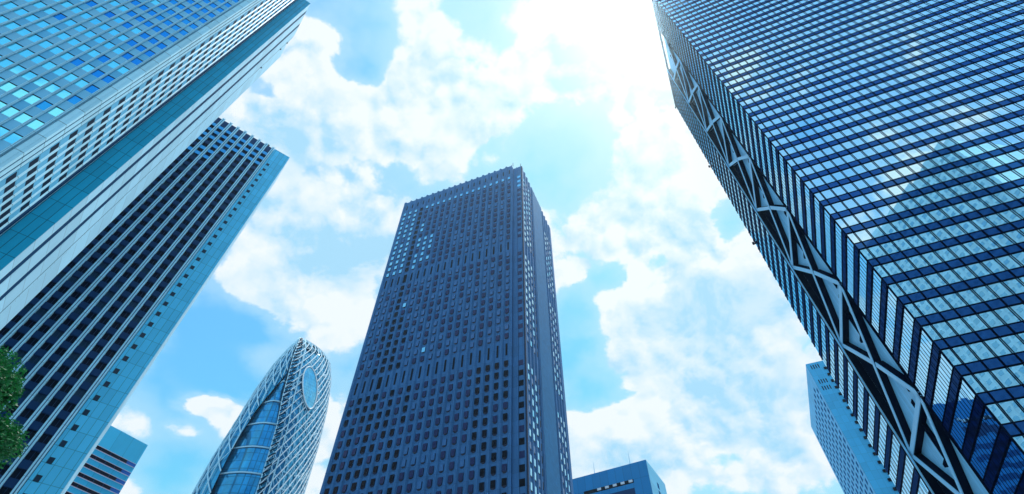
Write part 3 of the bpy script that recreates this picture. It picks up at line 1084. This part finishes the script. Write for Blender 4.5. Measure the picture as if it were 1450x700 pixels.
surf(recess_fn, [i / 8 for i in range(9)], ZS, M['k_deep'], 'recess_glass')
surf(lambda u, z: Vector((lerp_prof(z)[1] * math.cos(u * math.pi) * 0.5 + lerp_prof(z)[0] * -math.cos(u * math.pi) * 0.5 + (lerp_prof(z)[0] + lerp_prof(z)[1]) / 2, depth(z) * 0.95 * math.sin(u * math.pi), z)), US, ZS, M['k_glass'], 'rear_glass', 0.6)
# floor rings in the recess
for k in range(9):
    z = 104 + 12.3 * k
    if z > 172:
        break
    mb = MB()
    pts = [recess_fn(i / 8, z) + Vector((0, -0.5, 0)) for i in range(9)]
    for a, b in zip(pts, pts[1:]):
        mb.bar(a, b, 0.55, 0.5, up=Vector((0, 1, 0)))
    mb.build('floor_ring', M['k_pale'], K_)
OC = (0.30, 166.0, 0.122, 12.3)            # oval: centre u, z, half sizes


def in_oval(u, z, k=1.0):
    u = u + 0.056 * (z - OC[1]) / OC[3]
    return ((u - OC[0]) / (OC[2] * k)) ** 2 + ((z - OC[1]) / (OC[3] * k)) ** 2 < 1


def lattice(fn, u0, z0, u1, z1, w, mb, n=10, clip=True, umin=None, off=-0.35):
    last = None
    for i in range(n + 1):
        t = i / n
        u, z = u0 + (u1 - u0) * t, z0 + (z1 - z0) * t
        ok = 0 <= u <= 1.0001 and 40 <= z <= 203.2 and not (clip and in_oval(u, z))
        if ok and umin:
            ok = u >= umin(z)
        p = fn(u, z) + Vector((0, off, 0)) if ok else None
        if p is not None and last is not None:
            mb.bar(p, last, w, w, up=Vector((0.2, 1, 0)))
        last = p


rk = random.Random(3)
for k in range(-16, 34):                      # bold parallel diagonals rising to the right
    zb = 60 + 5.6 * k
    mb = MB()
    last, mb = None, MB()
    for i in range(61):                       # each unbroken length is a rib of its own
        u, z = i / 60, zb + 70 * i / 60
        ok = 40 <= z <= 203.2 and not in_oval(u, z)
        p = right_shell(u, z) + Vector((0, -0.35, 0)) if ok else None
        if p is not None and last is not None:
            mb.bar(p, last, 0.40, 0.40, up=Vector((0.2, 1, 0)))
        if (p is None or i == 60) and mb.f:
            mb.build('bold_lattice_rib', M['k_white'], K_)
            mb = MB()
        last = p
mb = MB()
for k in range(-2, 40):
    zb = 60 + 5.6 * k
    lattice(right_shell, 0, zb + 34, 1.0, zb - 10, 0.22, mb, 26)
for j in range(15):
    u = j / 14 + rk.uniform(-0.01, 0.01)
    lattice(right_shell, u, 50, u + rk.uniform(-0.05, 0.05), 203, 0.22, mb, 60)
for k in range(420):
    u, z = rk.random(), rk.uniform(60, 201)
    lattice(right_shell, u, z, u + rk.uniform(-0.16, 0.16), z + rk.uniform(-8, 8), 0.20, mb, 3)
mb.build('fine_lattice', M['k_pale'], K_)
for k in range(0, 22):
    zb = 50 + 9.5 * k
    mb = MB()
    lattice(left_shell, 0, zb - 12, 1, zb + 30, 0.50, mb, 20, False, recess_u, -0.6)
    if k % 2:
        lattice(left_shell, 0, zb + 30, 1, zb - 12, 0.26, mb, 20, False, recess_u, -0.6)
    if mb.f:
        mb.build('side_lattice_rib', M['k_pale'], K_)
for j in range(0, 8):
    mb = MB()
    lattice(left_shell, 0.12 + 0.88 * j / 7, 60, 0.12 + 0.88 * j / 7, 202.5, 0.45, mb, 60, False, recess_u, -0.6)
    mb.build('side_lattice_rib', M['k_pale'], K_)
mb = MB()                                     # dark open frame along the fold and the crown
for k in range(60):
    z = 84 + 2.6 * k
    if z > 200:
        break
    a, b = right_shell(0.0, z), right_shell(0.06, z + 2.5)
    mb.bar(a + Vector((0, -0.6, 0)), b + Vector((0, -0.6, 0)), 0.5, 0.4, up=Vector((0, 1, 0)))
for k in range(110):
    u, z = rk.random(), rk.uniform(191.5, 202.6)
    lattice(right_shell, u, z, u + rk.uniform(-0.14, 0.14), z + rk.uniform(-2, 2), 0.6, mb, 2, False, None, 0.1)
mb.build('dark_frame', M['a_black'], K_)
mb = MB()
for i in range(2):
    zs = [60 + 3 * k for k in range(48)]
    pts = [right_shell(0.0 if i == 0 else 0.12, z) + Vector((0, -0.4, 0)) for z in zs]
    for a, b in zip(pts, pts[1:]):
        mb.bar(a, b, 0.45, 0.45, up=Vector((0, 1, 0)))
mb.build('fold_rib', M['k_pale'], K_)
mb = MB()
N = 48
ring = [(OC[0] + OC[2] * math.cos(2 * math.pi * i / N) - 0.056 * math.sin(2 * math.pi * i / N), OC[1] + OC[3] * math.sin(2 * math.pi * i / N)) for i in range(N)]
rp = [right_shell(u, z) + Vector((0.1, -0.9, 0)) for u, z in ring]
for i in range(N):
    mb.bar(rp[i], rp[(i + 1) % N], 0.55, 0.55, up=Vector((0.3, 1, 0)))
oval = mb.build('oval_frame', M['k_white'], K_)
mb = MB()
cpt = right_shell(OC[0], OC[1]) + Vector((0.1, -0.75, 0))
rings = []
for f in (0.0, 0.33, 0.66, 0.99):
    rings.append([right_shell(OC[0] + (u - OC[0]) * f, OC[1] + (z - OC[1]) * f) + Vector((0.1, -0.75, 0)) for u, z in ring])
for a, b in zip(rings, rings[1:]):
    for i in range(N):
        j = (i + 1) % N
        if a is rings[0]:
            mb.face([a[i], b[i], b[j]])
        else:
            mb.face([a[i], b[i], b[j], a[j]])
mb.build('pane', M['k_oval'], oval)

# ------------------------------------------------------------------ tower across the street, seen only mirrored in the glass
G_ = thing('pale_tower', 'pale chequered tower seen only as a reflection in the glass tower front', 'skyscraper', (106.0, -79.0, 0), 232.0)
# local x runs along its street front, away from the corner; y points away from the glass tower
mb = MB()
mb.box(0, 92, 0, 40, 0, 200)
mb.build('wall', M['g_panel'], G_)
items = []
for k in range(55):
    z = 3 + 3.6 * k
    if z > 196:
        break
    for j in range(28):
        x = 2.0 + 3.2 * j
        if x > 90:
            break
        items.append(((x, 0, z), (lambda mb, x=x, z=z: mb.box(x - 0.95, x + 0.95, -0.06, 0.2, z - 0.8, z + 0.9))))
emit(G_, 'window', items, M['g_win'], 40)

# ------------------------------------------------------------------ street tree
TA, TD = R(-56.4), 17.0
TR = thing('broadleaf_tree', 'leafy green street tree peeking in at the lower left edge', 'tree', (TD * math.sin(TA), TD * math.cos(TA), 0), 90.0)
rt = random.Random(11)
mb = MB()
mb.tube([(0, 0, -0.1), (0.05, 0.02, 1.2), (0.12, -0.05, 3.0), (0.05, 0.1, 5.2), (0.2, 0.0, 7.6), (0.1, 0.1, 9.0)], [0.30, 0.24, 0.19, 0.15, 0.10, 0.03], 12)
clumps = []
for i in range(34):
    v = Vector((rt.gauss(0, 1), rt.gauss(0, 1), rt.gauss(0, 0.8))).normalized()
    k = rt.uniform(0.72, 1.0)
    e = Vector((v.x * 2.9 * k, v.y * 2.9 * k, 8.3 + v.z * 1.4 * k))
    st = Vector((0.1, 0.0, min(e.z - 1.0, 7.8) - rt.uniform(0.2, 1.2)))
    m_ = st.lerp(e, 0.5) + Vector((0, 0, 0.25))
    mb.tube([st, m_, e], [0.075, 0.045, 0.012], 6)
    clumps.append((e, rt.uniform(0.55, 0.95)))
    if i % 2:
        clumps.append((m_ + Vector((rt.uniform(-.4, .4), rt.uniform(-.4, .4), 0.3)), rt.uniform(0.6, 0.9)))
mb.build('trunk', M['bark'], TR)
mb = MB()
for c, r in clumps:
    for _ in range(2300):
        v = Vector((rt.gauss(0, 1), rt.gauss(0, 1), rt.gauss(0, 1))).normalized() * r * (rt.random() ** 0.4)
        v.z *= 0.7
        p = c + v
        s = rt.uniform(0.022, 0.042)
        a = Vector((rt.gauss(0, 1), rt.gauss(0, 1), rt.gauss(0, 0.5))).normalized()
        b = a.cross(Vector((rt.gauss(0, 1), rt.gauss(0, 1), rt.gauss(0, 1)))).normalized()
        mb.face([p - a * s * 1.5, p + b * s * 0.7, p + a * s * 1.5, p - b * s * 0.7])
mb.build('crown', M['leaf'], TR)

# ------------------------------------------------------------------ haze volume added to wash the towers with sun glare
mb = MB()
mb.box(-420, 420, -260, 620, -1.5, 231)
hz = bpy.data.materials.new('haze')
hz.use_nodes = True
hz.node_tree.nodes.clear()
hv = hz.node_tree.nodes.new('ShaderNodeVolumePrincipled')
hv.inputs['Color'].default_value = (0.55, 0.82, 1.0, 1)
hv.inputs['Density'].default_value = 0.00018
hv.inputs['Anisotropy'].default_value = 0.86
ho = hz.node_tree.nodes.new('ShaderNodeOutputMaterial')
hz.node_tree.links.new(hv.outputs[0], ho.inputs['Volume'])
mb.build('haze', hz, kind='stuff')
